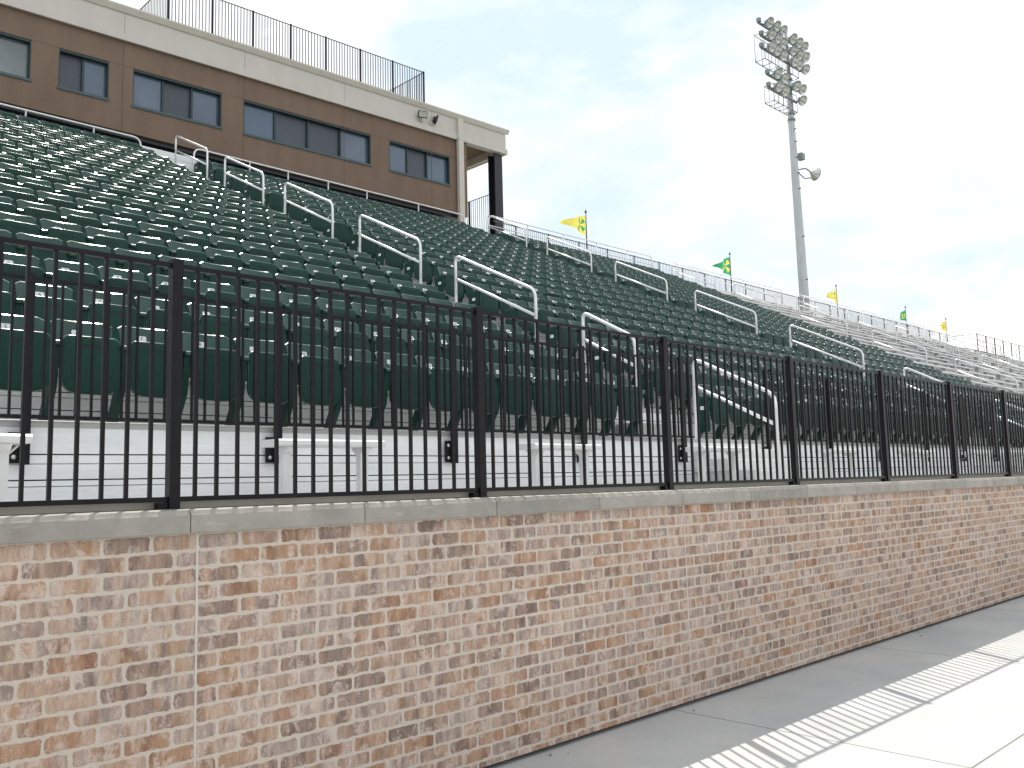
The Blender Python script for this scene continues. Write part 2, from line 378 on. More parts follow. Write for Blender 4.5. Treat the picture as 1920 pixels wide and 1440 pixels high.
ORD = ['zeroth', 'first', 'second', 'third', 'fourth', 'fifth', 'sixth', 'seventh', 'eighth', 'ninth', 'tenth', 'eleventh', 'twelfth',
       'thirteenth', 'fourteenth', 'fifteenth', 'sixteenth', 'seventeenth', 'eighteenth', 'nineteenth', 'twentieth']

# ------------------------------------------------------------------ ground
g = MB(); g.v = [(-2500, -2500, -.06), (2500, -2500, -.06), (2500, 2500, -.06), (-2500, 2500, -.06)]; g.face((0, 1, 2, 3))
o = g.build('ground', 'soil'); o['kind'] = 'structure'
g = MB(); g.v = [(-25, -16, -.030), (110, -16, -.030), (110, .6, -.030), (-25, .6, -.030)]; g.face((0, 1, 2, 3))
o = g.build('pavement', 'concrete'); o['kind'] = 'structure'

b = MB(); r3 = random.Random(3)
for _ in range(34):
    x = r3.uniform(3, 20) if r3.random() < .6 else r3.gauss(9.2, .5); y = -abs(r3.gauss(.02, .12))
    a = r3.uniform(0, 6.28); l = r3.uniform(.006, .018); q = len(b.v)
    for dx, dy in ((-l, 0), (0, -l*.45), (l, 0), (0, l*.45)):
        b.v.append((x+dx*math.cos(a)-dy*math.sin(a), y+dx*math.sin(a)+dy*math.cos(a), -.0275+r3.uniform(0, .010)))
    b.face((q, q+1, q+2, q+3))
o = b.build('leaf_litter', 'litter'); tag(o, 'scattered dry leaf bits on the pavement along the foot of the brick wall', 'leaf litter', None, 'stuff')

# ------------------------------------------------------------------ brick wall with coping
bw = thing('brick_wall', 'long low wall of mottled tan brick with pale mortar under a grey stone coping, beside the pavement', 'wall', (0, 0, 0))
b = MB(); b.box(-6, 60, 0, .09, 0, WALL_T)
b.build('brickwork', 'brick', bw)
b = MB(); b.box(-6, 60, .07, .12, -.06, -.001)
b.build('footing', 'blackdull', bw)  # coloured near black for the shadowed gap under the bricks
for i in range(-1, 14):
    x = JX+i*3.6576
    b = MB(); b.box(x-.005, x+.005, -.0025, .01, .0, WALL_T-.001); b.build('sealant_joint', 'sealant', bw)
def coping_stone(x0, x1):
    """block with a rough, slightly sloping top and broken front arris"""
    b = MB(); n = 22; base = []
    rows = []
    for i in range(n+1):
        x = x0+(x1-x0)*i/n
        e = rnd.random()*.004+(.006*rnd.random() if rnd.random() < .3 else 0)
        q = .0015*rnd.random()
        rows.append([(x, .095, WALL_T+.001), (x, -.028, WALL_T+.001), (x, -.03-q, WALL_T+.004), (x, -.03-q, 1.4574-e*.5-.004), (x, -.027+e*.4, 1.4590-e*.3),
                     (x, -.018+e*.8, 1.4740-.4*e+.0015*rnd.random()), (x, .095, 1.4790)])
    for r_ in rows: b.v += r_
    m = 7
    for i in range(n):
        for j in range(m-1):
            b.face((i*m+j, i*m+j+1, (i+1)*m+j+1, (i+1)*m+j))
        b.face((i*m+m-1, i*m, (i+1)*m, (i+1)*m+m-1))
    b.face(list(range(m))[::-1]); b.face([n*m+j for j in range(m)])
    return b
i = -3; x = JX-.045-3*.9144
while x < 22:
    coping_stone(x+.0025, x+.9144-.0025).build('coping_stone', 'stone', bw); x += .9144
coping_stone(x+.0025, 60).build('coping_stone', 'stone', bw)
b = MB(); b.box(-5, 60, -.02, .08, WALL_T+.002, 1.45); b.build('coping_bedding', 'creamjoint', bw)

# ------------------------------------------------------------------ picket fences
def picket_fence(label, yf, x_posts, xs, xe, z_post0, z_top, z_rail0, group, shoe=False, plate=None, gap=.1033, pw=.016, posts_w=.05, mat='black', name='picket_fence', maxp=100, cat='fence', rh=.022):
    t = thing(name, label, cat, (x_posts[0], yf, z_post0), group)
    ox, oy, oz = x_posts[0], yf, z_post0
    hw = posts_w/2
    for xp in x_posts:
        b = MB(); b.box(xp-hw-ox, xp+hw-ox, -hw, hw, 0, z_top+.012-oz)
        b.box(xp-hw-.001-ox, xp+hw+.001-ox, -hw-.001, hw+.001, z_top+.012-oz, z_top+.016-oz)
        p = b.build('post', mat, t)
        if plate:
            b = MB(); b.box(xp-hw-.07-ox, xp-hw+.055-ox, hw-.01, hw+.004, plate[0]-oz, plate[1]-oz); pl = b.build('bracket_plate', mat, p)
            for zb_ in (plate[0]+.04, plate[1]-.045):
                b = MB(); b.lathe([(.0, -.006), (.013, -.006), (.016, -.002), (.016, .001)], (xp-hw-.035-ox, hw-.012, zb_-oz), (0, 1, 0), 12); b.build('bolt', 'bolt', p)
        if shoe:
            b = MB(); b.box(xp-hw-.045-ox, xp-hw-.001-ox, -.015, .03, z_rail0-.052-oz, z_rail0-.004-oz); b.build('shoe', mat, p)
    ends = sorted(set([xs]+list(x_posts)+[xe]))
    b = MB()
    for a, c in zip(ends[:-1], ends[1:]):
        if c-a < .12: continue
        b.box(a+hw*.8-ox, c-hw*.8-ox, -.011, .011, z_top-rh-oz, z_top-oz)
    b.build('top_rail', mat, t)
    b = MB()
    for a, c in zip(ends[:-1], ends[1:]):
        if c-a < .12: continue
        b.box(a+hw*.8-ox, c-hw*.8-ox, -.011, .011, z_rail0-oz, z_rail0+rh-oz)
    b.build('bottom_rail', mat, t)
    pk = MB(); pk.box(-pw/2, pw/2, -pw/2, pw/2, z_rail0+rh-oz, z_top-rh-oz); pm = pk.mesh('picket', mat)
    rest = MB(); cnt = 0
    for a, c in zip(ends[:-1], ends[1:]):
        n = max(1, int(round((c-a)/gap)))
        for k in range(1, n):
            x = a+(c-a)*k/n
            if cnt < maxp:
                obj('picket', pm, t, (x-ox, 0, 0)); cnt += 1
            else: rest.add(pk, (x-ox, 0, 0))
    if rest.v:
        q = rest.build('picket', mat, t); q['kind'] = 'stuff'
    return t
FX = [1.7338+1.8598*i for i in range(-1, 14)]
picket_fence('black steel picket fence standing along the top of the brick wall', .115, FX, -1.0, FX[-1], 1.40, 2.598, 1.512, None, shoe=True)
bx1 = [1.807+1.8288*i for i in range(-1, 5)]
BG = 'black picket fences along the front seat row'
picket_fence('black picket fence on the white riser before the left green seat block', 2.54, bx1, -1, 9.36, 1.755, 3.0, 2.055, BG, plate=(1.765, 1.965))
bx2 = [11.10+1.8*i for i in range(6)]
picket_fence('black picket fence in front of the middle green seats, starting right of the first stair', 2.54, bx2, 10.98, 20.25, 1.755, 3.0, 2.055, BG, plate=(1.765, 1.965))
bx3 = [22.3+1.8*i for i in range(6)]
picket_fence('black picket fence at the far right, beyond the second stair', 2.54, bx3, 22.2, 31.5, 1.755, 3.0, 2.055, BG, plate=(1.765, 1.965))

# ------------------------------------------------------------------ grandstand structure
T, S_ = .925, .455                            # tread depth and rise of a row
Y0R, Z0R = 2.60, 2.05
NR = 18
AIS = [9.72+11.16*i for i in range(-1, 8)]    # aisle centre lines
HW = .73
XA, XB = -6, 86
gs = thing('grandstand', 'white aluminium grandstand rising in rows behind the brick wall', 'grandstand', (0, 0, 0))
b = MB()
for j in range(9): b.box(XA, XB, .16+j*.271, .16+j*.271+.265, 1.455, 1.5)
b.build('walkway_deck', 'tread', gs)
b = MB(); b.box(XA, XB, .146, .149, 1.482, 1.5135); b.build('edge_trim', 'edgetrim', gs)
b = MB(); b.box(XA, XB, .150, .159, 1.38, 1.480); b.build('edge_shade_strip', 'blackdull', gs)  # dark strip painted as the shadow gap below the edge trim
def riser(y, z0, z1, cuts, x0=XA, x1=XB):
    b = MB(); zz = [z0]+cuts+[z1]
    for k, (a, c) in enumerate(zip(zz[:-1], zz[1:])):
        gp = .009 if k % 2 == 0 else .004
        b.bbox(x0, x1, y-.004*(k % 2), y+.02, a+gp, c, .002)
    b.box(x0, x1, y+.021, y+.03, z0, z1-.004, 1)
    return b
riser(2.60, 1.50, 2.045, [1.61, 1.65, 1.76, 1.82]).build('riser', ['riser', 'blackdull'], gs)
for k in range(NR):
    y = Y0R+T*k; z = Z0R+S_*k
    b = MB(); nb = 3
    for j in range(nb):
        w_ = (T+.02)/nb
        b.bbox(XA, XB, y-.012+j*w_, y-.012+(j+1)*w_-.006, z-.045, z, .003)
    b.build('tread', 'tread', gs)
    if k < NR-1:
        riser(y+T+.01, z+.002, z+S_-.046, [z+.11, z+.15, z+.25, z+.29], XA, AIS[3]+HW).build('riser', ['riser', 'blackdull'], gs)
        riser(y+T+.01, z+.12, z+S_-.046, [z+.28], AIS[3]+HW+.002, XB).build('riser', ['oldriser', 'blackdull'], gs)
yt = Y0R+T*NR; zt = Z0R+S_*(NR-1)
riser(yt+.24, zt-.05, 10.76, [zt+.2, zt+.24, zt+.5, zt+.54, zt+.8], XA, 20.7).build('guard_panel', ['riser', 'blackdull'], gs)
b = MB(); b.box(XA, XB, yt-.02, yt+1.3, zt-.05, zt-.001); b.build('top_walkway', 'tread', gs)
b = MB()
for xx in range(-4, 86, 6):
    b.box(xx, xx+.25, yt+.9, yt+1.15, -.06, zt-.05)
b.build('support_frame', 'galv', gs)
b = MB(); b.v = [(XA, .17, 1.44), (XB, .17, 1.44), (XB, 2.55, 1.44), (XA, 2.55, 1.44)]; b.face((0, 1, 2, 3)); b.build('underside', 'blackdull', gs)
b = MB(); b.v = [(XA, 2.64, 1.50), (XB, 2.64, 1.50), (XB, yt, zt-.6), (XA, yt, zt-.6)]; b.face((0, 1, 2, 3)); b.build('underside', 'blackdull', gs)  # near-black sheet under the rows, gives open riser gaps their shade by colour
# aisle stairs
def stairs(ax, label):
    t = thing('aisle_stair', label, 'stair', (ax, 2.6, 2.05), 'aisle stairs between the seat blocks')
    for k in range(NR-1):
        y = T*(k+1); z = S_*k
        b = MB(); b.bbox(-HW+.06, HW-.06, y-.36, y+.004, z+.004, z+S_*.5, .006); b.build('step', 'tread', t)
    return t
SL = ['white aisle stair between the left and the middle green seat blocks', 'white aisle stair between the middle and the right green seat blocks',
      'white aisle stair between the right green block and the bleachers', 'white aisle stair inside the bleachers, nearest of those',
      'white aisle stair inside the bleachers, second nearest', 'white aisle stair inside the bleachers, third nearest', 'white aisle stair inside the bleachers, farthest']
for i, l in enumerate(SL): stairs(AIS[i+1], l)
for i, (ax, l) in enumerate(((AIS[1], 'pair of white entry steps behind the fence below the first stair'), (AIS[2], 'pair of white entry steps below the second stair'))):
    t = thing('entry_steps', l, 'steps', (ax, 1.8, 1.5), 'entry steps at the foot of the stairs')
    b = MB(); b.bbox(-.28, 1.36, -.02, .84, .003, .135, .006); b.box(.6, .61, -.023, -.019, .01, .13); b.build('step', 'bench', t)
    b = MB(); b.bbox(-.34, 1.36, .31, .785, .137, .28, .006); b.build('step', 'bench', t)
    b = MB(); b.bbox(-.34, 1.36, .55, .785, .282, .42, .006); b.build('step', 'bench', t)

# ------------------------------------------------------------------ small benches on the walkway
bench_lab = ['short white bench cut off by the left edge of the photo', 'short white bench behind the fence bay left of the second big post',
             'short white bench behind the third fence bay from the left', 'short white bench just left of the entry steps',
             'short white bench right of the entry steps', 'short white bench, second right of the entry steps',
             'short white bench, third right of the entry steps', 'short white bench, fourth right of the entry steps']
bl = MB()
pf = [(-.115, 0), (.115, 0), (.125, .012), (.125, .04), (.115, .052), (-.110, .052), (-.125, .040), (-.125, .012)]
bl.prism([(p[0], p[1]) for p in pf], 0, -.46, .46); plank = bl.mesh('plank', 'bench')
bl = MB(); bl.prism([(-.03, 0), (.03, 0), (.03, .30), (.09, .345), (.09, .355), (-.09, .355), (-.09, .345), (-.03, .30)], 0, -.035, .035)
bl.box(-.055, .055, -.05, .05, 0, .008); bl.tube([(.04, .0, .30), (.09, 0, .35)], .008, 6); leg = bl.mesh('leg', 'bench')
for i, xc in enumerate([1.18, 3.68, 6.25, 8.9, 11.9, 14.5, 17.1, 19.7]):
    t = thing('walkway_bench', bench_lab[i], 'bench', (xc, 1.93, 1.5), 'short benches on the lower walkway')
    obj('seat_plank', plank, t, (0, 0, .357)); obj('leg', leg, t, (-.33, 0, .001)); obj('leg', leg, t, (.33, 0, .001))

# ------------------------------------------------------------------ stadium seats
PITCH = .488
def seat_back():
    b = MB(); nu, nv = 10, 5
    def P(u, v, back):
        w_ = .190+.034*v
        z = .43+.382*v-(.026*max(0, (abs(u)-.78)/.22)**2 if v > .99 else 0)+(.02*max(0, (abs(u)-.7)/.3)**2 if v < .01 else 0)
        y = -.050+.085*v+.048*(1-u*u)-.010
        return (u*w_, y+(.016 if back else 0), z)
    for bk in (0, 1):
        s0 = len(b.v)
        for j in range(nv+1):
            for i in range(nu+1): b.v.append(P(-1+2*i/nu, j/nv, bk))
        for j in range(nv):
            for i in range(nu):
                q = [s0+j*(nu+1)+i, s0+j*(nu+1)+i+1, s0+(j+1)*(nu+1)+i+1, s0+(j+1)*(nu+1)+i]
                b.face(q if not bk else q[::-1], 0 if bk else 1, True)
    ring = [(-1+2*i/nu, 1) for i in range(nu+1)]
    s0 = len(b.v)
    for u, v in ring: p = P(u, v, 0); q = P(u, v, 1); b.v += [(p[0], p[1]-.004, p[2]-.003), (p[0], (p[1]+q[1])/2, p[2]+.006), (q[0], q[1]+.004, q[2]-.003)]
    for i in range(nu):
        for j in (0, 1): b.face((s0+3*i+j, s0+3*i+3+j, s0+3*i+4+j, s0+3*i+1+j), 2, False)
    for sgn in (-1, 1):
        s0 = len(b.v)
        for j in range(nv+1): b.v += [P(sgn, j/nv, 0), P(sgn, j/nv, 1)]
        for j in range(nv): b.face((s0+2*j, s0+2*j+1, s0+2*j+3, s0+2*j+2)[::sgn], 0)
    return b
def seat_pan(detail=True):
    b = MB(); out = []
    def arc(cx, cz, r, a0, a1, n):
        for i in range(n+1):
            a = R(a0+(a1-a0)*i/n); out.append((cx+r*math.cos(a), cz+r*math.sin(a)))
    top, W = .438, .212
    n = 5
    arc(W-.055, top-.055, .055, 0, 90, n); arc(-W+.055, top-.055, .055, 90, 180, n)
    for i in range(1, 12):
        a = math.pi+math.pi*i/12
        out.append((W*abs(math.cos(a))**.5*(1 if math.cos(a) > 0 else -1), .13+.13*math.sin(a)*1.0))
    c = (0, .25); L = len(out)
    rings = [(1, .026), (1, .008), (.975, -.002), (.90, -.006), (.5, -.012)]
    for s, y in rings:
        for p in out: b.v.append((c[0]+(p[0]-c[0])*s, y, c[1]+(p[1]-c[1])*s))
    b.v.append((c[0], -.013, c[1]))
    for k in range(len(rings)-1):
        for i in range(L): b.face((k*L+i, (k+1)*L+i, (k+1)*L+(i+1) % L, k*L+(i+1) % L), 2 if k < 2 else 0, k > 0)
    for i in range(L): b.face(((len(rings)-1)*L+i, len(b.v)-1, (len(rings)-1)*L+(i+1) % L), 0, True)
    b.face(list(range(L))[::-1][::-1], 0)
    if detail:
        for z in (.372, .350): b.box(-.075, .075, -.0135, -.008, z-.0045, z+.0045, 1)
        for sx in (-1, 1):
            b.tube([(sx*.10, -.009, .355), (sx*.145, -.008, .345), (sx*.155, -.007, .32), (sx*.15, -.008, .2), (sx*.135, -.009, .12)], .0028, 4, 1)
            b.tube([(sx*.175, -.012, .105), (sx*.175, -.002, .105)], .006, 6, 1)
    # lean: folded up, top towards the backrest
    b.v = [(p[0], p[1]+p[2]*.03, p[2]) for p in b.v]
    return b
def seat_leg():
    b = MB(); w_ = .024
    b.prism([(-.190, .575), (-.170, .40), (-.150, .28), (.02, 0), (.135, 0), (-.045, .30), (-.02, .43), (-.01, .575)], 0, -w_, w_)
    b.box(-.034, .034, .015, .145, 0, .006)
    return b
def seat_arm():
    b = MB(); pr = []
    for i in range(7):
        a = R(90+180*i/6); pr.append((-.205+.024*math.cos(a), .598+.020*math.sin(a)))
    pr += [(.035, .578), (.035, .618)]
    b.prism(pr[::-1], 0, -.027, .027, 0); return b
sb, sp_, sp_lo, sl_, sa = seat_back(), seat_pan(), seat_pan(False), seat_leg(), seat_arm()
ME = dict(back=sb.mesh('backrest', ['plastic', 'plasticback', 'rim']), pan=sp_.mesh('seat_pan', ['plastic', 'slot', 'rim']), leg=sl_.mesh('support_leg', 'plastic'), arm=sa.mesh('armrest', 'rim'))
PANLOC = (0, -.205, .228)
def text_mesh(s, size):
    cu = bpy.data.curves.new('t', 'FONT'); cu.body = s; cu.size = size; cu.align_x = 'CENTER'; cu.align_y = 'CENTER'; cu.resolution_u = 2
    o = bpy.data.objects.new('t', cu); COL.objects.link(o)
    dg = bpy.context.evaluated_depsgraph_get(); dg.update()
    me = bpy.data.meshes.new_from_object(o.evaluated_get(dg)); bpy.data.objects.remove(o)
    vs = [tuple(v.co) for v in me.vertices]; fs = [tuple(p.vertices) for p in me.polygons]
    bpy.data.meshes.remove(me); bpy.data.curves.remove(cu); return vs, fs
PLC = {}
def plate(s, wd=.078, ht=.048):
    if s in PLC: return PLC[s]
    b = MB(); pts = []; r = .012
    for cx, cz, a0 in ((wd/2-r, ht/2-r, 0), (-wd/2+r, ht/2-r, 90), (-wd/2+r, -ht/2+r, 180), (wd/2-r, -ht/2+r, 270)):
        for i in range(4):
            a = R(a0+30*i); pts.append((cx+r*math.cos(a), cz+r*math.sin(a)))
    b.prism([(p[0], p[1]) for p in pts], 1, -.003, 0, 0)
    vs, fs = text_mesh(s, .040)
    k = len(b.v); b.v += [(v[0]*1.1, -.0036, v[1]) for v in vs]
    for q in fs: b.face([k+i for i in q], 1)
    me = b.mesh('number_plate', ['white', 'ink']); PLC[s] = me; return me
LET = 'ABCDEFGHJKLMNPQRST'
seats = []
def add_block(block, x_first, n, num0):
    for k in range(NR):
        for i in range(n):
            seats.append(dict(block=block, row=k, i=i, n=n, x=x_first+PITCH*i, y=3.22+T*k, z=Z0R+S_*k, num=num0+i))
add_block(0, 8.72-PITCH*18, 19, 1)
add_block(1, AIS[1]+HW+PITCH/2-.0, 20, 1)
add_block(2, AIS[2]+HW+PITCH/2-.0, 20, 1)
vis = []
for s in seats:
    p = project((s['x'], s['y'], s['z']+.6))
    s['d'] = 1e9
    if p and -70 < p[0] < 2000 and p[1] < 1500: s['d'] = p[2]; vis.append(s)
vis.sort(key=lambda s: s['d'])
near = vis[:300]; far = vis[300:]
OPEN = {(1, 3, 4), (1, 6, 5), (1, 9, 3)}
BLK = ['left', 'middle', 'right']
end_panel = MB(); end_panel.bbox(-.02, .0, -.205, .03, .13, .575, .02); EP = end_panel.mesh('end_panel', 'plastic')
for s in near:
    k, i, bl_ = s['row'], s['i'], s['block']
    if bl_ == 0: where = f'{ORD[s["n"]-i]} left of the first stair'
    elif bl_ == 1: where = f'{ORD[i+1]} right of the first stair'
    else: where = f'{ORD[i+1]} right of the second stair'
    st = 'green seat folded down' if (bl_, k, i) in OPEN else 'green folded seat'
    t = thing('stadium_seat', f'{st}, {ORD[k+1]} row from the front, {where}', 'stadium seat', (s['x'], s['y'], s['z']+.001), 'green folding stadium seats')
    bk = obj('backrest', ME['back'], t)
    obj('number_plate', plate(str(s['num'])), bk, (-.03, .046, .720)).rotation_euler.x = R(-12)
    pn = obj('seat_pan', ME['pan'], t, (PANLOC[0], PANLOC[1], PANLOC[2]+rnd.uniform(-.003, .004))); pn.rotation_euler.x = R(rnd.gauss(0, 1.3))
    if (bl_, k, i) in OPEN: pn.rotation_euler.x = R(74); pn.location = (0, -.02, .42)
    obj('armrest', ME['arm'], t, (PITCH/2, 0, 0)); obj('support_leg', ME['leg'], t, (PITCH/2, 0, 0))
    if i == 0:
        obj('armrest', ME['arm'], t, (-PITCH/2, 0, 0)); obj('support_leg', ME['leg'], t, (-PITCH/2, 0, 0))
        if bl_:
            e = obj('end_panel', EP, t, (-PITCH/2-.021, 0, 0))
            q = obj('row_plate', plate(LET[k]), e, (-.021, -.11, .46)); q.rotation_euler.z = R(-90)
# the rest of the seats
rest = MB(); sm = MB()
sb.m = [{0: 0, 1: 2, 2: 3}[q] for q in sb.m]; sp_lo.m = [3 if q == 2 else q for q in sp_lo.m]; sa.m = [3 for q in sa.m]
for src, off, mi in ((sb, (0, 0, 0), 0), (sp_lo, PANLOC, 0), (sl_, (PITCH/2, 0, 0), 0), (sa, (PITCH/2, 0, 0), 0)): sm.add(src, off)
pl = MB(); pl.box(-.06, .0, .036, .044, .695, .740, 1); sm.add(pl)
pe = MB(); pe.box(-PITCH/2-.04, -PITCH/2-.021, -.205, .03, .13, .575)
pe.box(-PITCH/2-.044, -PITCH/2-.04, -.14, -.08, .44, .48, 1)
for s in far:
    rest.add(sm, (s['x'], s['y'], s['z']+.001))
    if s['i'] == 0:
        rest.add(sl_, (s['x']-PITCH/2, s['y'], s['z'])); rest.add(sa, (s['x']-PITCH/2, s['y'], s['z'])); rest.add(pe, (s['x'], s['y'], s['z']))
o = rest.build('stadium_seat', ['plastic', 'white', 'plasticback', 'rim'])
tag(o, 'remaining rows of dark green folded stadium seats higher up and farther along the stand', 'stadium seats', None, 'stuff')

# ------------------------------------------------------------------ aisle handrails
def rounded(pts, r, n=6):
    out = [Vector(pts[0])]
    for a, p, c in zip(pts[:-2], pts[1:-1], pts[2:]):
        a, p, c = Vector(a), Vector(p), Vector(c)
        d1 = (a-p).normalized(); d2 = (c-p).normalized()
        rr_ = min(r, (a-p).length*.45, (c-p).length*.45)
        s, e = p+d1*rr_, p+d2*rr_
        for i in range(n+1):
            t = i/n; out.append(s*(1-t)**2+p*2*t*(1-t)+e*t*t)
    out.append(Vector(pts[-1])); return out
def zdeck(y):
    k = int((y-Y0R)//T)
    if y < Y0R: return 1.5
    k = min(k, NR-1)
    zz = Z0R+S_*k
    if (y-Y0R-k*T) > T-.36 and k < NR-1: zz += S_*.5
    return zz
def handrail(label, x, yb, zb_, yt_, zt_, group, low=.40, footb=None):
    t = thing('stair_handrail', label, 'handrail', (x, yb, 0), group)
    fb = zdeck(yb) if footb is None else footb; ft = zdeck(yt_)
    r = .024
    path = rounded([(0, 0, fb), (0, 0, zb_), (0, yt_-yb, zt_), (0, yt_-yb, ft)], .13)
    b = MB(); b.tube(path, r, 10); b.build('rail_hoop', 'rail', t)
    b = MB(); b.tube([(0, .02, zb_-low+.01), (0, yt_-yb-.02, zt_-low-.01)], r*.92, 10); b.build('lower_rail', 'rail', t)
    for y, z in ((0, fb), (yt_-yb, ft)):
        b = MB(); b.lathe([(0, .012), (.05, .012), (.055, 0)], (0, y, z), (0, 0, 1), 14); b.build('base_flange', 'rail', t)
HG = 'white handrails on the aisle stairs'
STN = ['first', 'second', 'third', 'fourth', 'fifth', 'sixth', 'seventh']
for a in range(1, 8):
    ax = AIS[a]
    wh = {1: 'on the first stair', 2: 'on the second stair', 3: 'where green seats meet bleachers'}.get(a, f'on the {STN[a-1]} stair, amid bleachers')
    handrail(f'white tubular handrail {wh}, lowest, rising from the walkway', ax, 1.63, 2.53, 2.76, 3.10, HG, .36, 1.5)
    if a <= 3 or True:
        handrail(f'white tubular handrail {wh}, {ORD[2]} from the bottom', ax, 3.69, 3.50, 4.62, 4.00, HG)
    for j in range(5):
        handrail(f'white tubular handrail {wh}, {ORD[3+j]} from the bottom', ax, 5.56+2.79*j, 4.49+1.372*j, 7.41+2.79*j, 5.40+1.372*j, HG)

# ------------------------------------------------------------------ top guard rails
def guardrail(label, x0, x1, z, posts, mid=False, xe_left=True):
    t = thing('guard_rail', label, 'rail', (x0, 19.45, 9.78), 'white rails along the top row')
    y = 0; h = z-9.78
    b = MB(); b.tube([(p[0], y, p[1]) for p in [(q.x, q.z) for q in rounded([(0, 0, 0), (0, 0, h), (x1-x0, 0, h), (x1-x0, 0, 0)], .22)]], .026, 8); b.build('top_rail', 'rail', t)
    if mid:
        b = MB(); b.tube([(0, 0, h-.38), (x1-x0, 0, h-.38)], .02, 8); b.build('mid_rail', 'rail', t)
    for xp in posts:
        b = MB(); b.tube([(xp-x0, 0, 0), (xp-x0, 0, h)], .023, 8); b.build('post', 'rail', t)
guardrail('white guard rail behind the top row left of the first stair, under the press box', -2, 9.15, 10.93, [6.35, 7.95, 4.8, 3.2, 1.6])
guardrail('white guard rail behind the top row right of the first stair, under the press box', 10.62, 20.55, 11.03, [12.3, 13.55, 14.15+.8, 16.4, 18.5])
for i in range(5):
    a = AIS[2+i]
    guardrail(['white guard rail on top of the right green block, just right of the press box', 'white guard rail above the nearest bleachers',
               'white guard rail above the second bleacher block', 'white guard rail above the third bleacher block', 'white guard rail above the farthest bleachers'][i],
              a+.85, a+11.16-.6, 11.27, [a+.85+2.0*j for j in range(1, 5)], True)
xs_ = 23.9
tp = picket_fence('long dark picket fence along the top edge of the stand beyond the press box', 20.25, [xs_+1.83*i for i in range(24)], xs_-1.2, 68.0, 9.79, 11.44, 10.35,
             'picket fences at the top of the stand', gap=.115, pw=.012, posts_w=.045, mat='fencegrey', rh=.035)
# far platform fence with its return
t = picket_fence('tall dark picket fence round the platform at the far right top', 18.5, [68.13+1.83*i for i in range(9)], 68.13, 83, 9.79, 11.36, 10.0,
             'picket fences at the top of the stand', gap=.13, pw=.016, posts_w=.06, mat='fencegrey', rh=.05)
def return_run(t, x, y0, y1, z0, z1, ox, oy, oz, gap=.115, pw=.012, mat='black'):
    """fence run along Y, as parts of fence t (local origin ox,oy,oz)"""
    b = MB(); b.box(x-.011-ox, x+.011-ox, y0-oy, y1-oy, z1-(.05 if mat == 'fencegrey' else .022)-oz, z1-oz); b.build('top_rail', mat, t)
    b = MB(); b.box(x-.011-ox, x+.011-ox, y0-oy, y1-oy, z0-oz, z0+.022-oz); b.build('bottom_rail', mat, t)
    b = MB(); n = int((y1-y0)/gap)
    for i in range(1, n): yy = y0+(y1-y0)*i/n; b.box(x-pw/2-ox, x+pw/2-ox, yy-pw/2-oy, yy+pw/2-oy, z0+.02-oz, z1-.02-oz)
    b.build('picket_panel', mat, t)
return_run(t, 68.13, 18.5, 20.25, 10.0, 11.36, 68.13, 18.5, 9.79, .13, .009, 'fencegrey')

# ------------------------------------------------------------------ bleacher benches
b = MB(); b.box(-.025, .025, -.09, .09, .001, .399); BKT = b.mesh('bracket', 'tread')
for a in range(3, 7):
    x0, x1 = AIS[a]+HW, AIS[a+1]-HW
    for k in range(NR):
        y = Y0R+T*k+.50; z = Z0R+S_*k
        p0 = project((x0, y, z+.4)); p1 = project((x1, y, z+.4))
        if p0 is None or p0[0] > 1960: continue
        t = thing('bleacher_bench', f'white bench plank, {ORD[a-2]} bleacher block past the green seats, {ORD[k+1]} row up', 'bench', (x0, y, z), 'bench rows of the bleachers')
        L = x1-x0
        b = MB(); b.bbox(0, L, -.12, .12, .40, .442, .006); b.build('seat_plank', 'bench', t)
        q = .5
        while q < L: obj('bracket', BKT, t, (q, 0, 0)); q += 1.8

# ------------------------------------------------------------------ press box
YW = 20.6
def sh(x, z): return z+.02*(x-20)
def shear(b):
    b.v = [(p[0], p[1], sh(p[0], p[2]) if p[2] > 11.9 else p[2]) for p in b.v]; return b
pb = thing('press_box', 'brown rendered press box with a cream fascia above the top seat row', 'building', (0, 0, 0))
X0b, X1b = 1.0, 21.75
# wall with window openings
wins = [(3.6, 6.74, [5.17], ['p', 'p']), (7.41, 8.70, [8.06], ['s', 'p']), (9.35, 11.98, [10.24, 11.10], ['p', 's', 'p']),
        (12.69, 17.38, [13.81, 15.0, 16.23], ['p', 's', 's', 'p']), (18.17, 20.90, [19.02, 19.91], ['p', 's', 'p'])]
ZB, ZWB, ZWT, ZC, ZTOP = 11.47, 12.46, 13.57, 14.29, 15.24
b = MB(); edges = [X0b]
b.box(X0b, X1b, YW, YW+.2, ZWT, ZC); b.box(X0b, X1b, YW, YW+.2, ZB, ZWB)
prev = X0b
for (a, c, mm, kk) in wins: b.box(prev, a, YW, YW+.2, ZWB, ZWT); prev = c
b.box(prev, X1b, YW, YW+.2, ZWB, ZWT)
b.box(X1b-.2, X1b, YW+.2, YW+4.2, ZB, ZC); b.box(X0b, X1b, YW+4.2, YW+4.4, ZB, ZC)
shear(b).build('wall', 'brown', pb)
b = MB(); b.box(X0b, X1b-.21, YW+.1, YW+4.2, ZB-.12, ZB-.002); shear(b).build('floor_slab', 'steel', pb)
for xj in (5.44, 9.07, 12.69, 16.31, 20.04):
    b = MB(); b.box(xj-.008, xj+.008, YW-.002, YW+.01, ZB, ZC-.021); shear(b).build('control_joint', 'brownjoint', pb)
b = MB(); b.box(X0b, X1b, YW-.0015, YW+.01, ZWT+.002, ZWT+.016); shear(b).build('control_joint', 'brownjoint', pb)
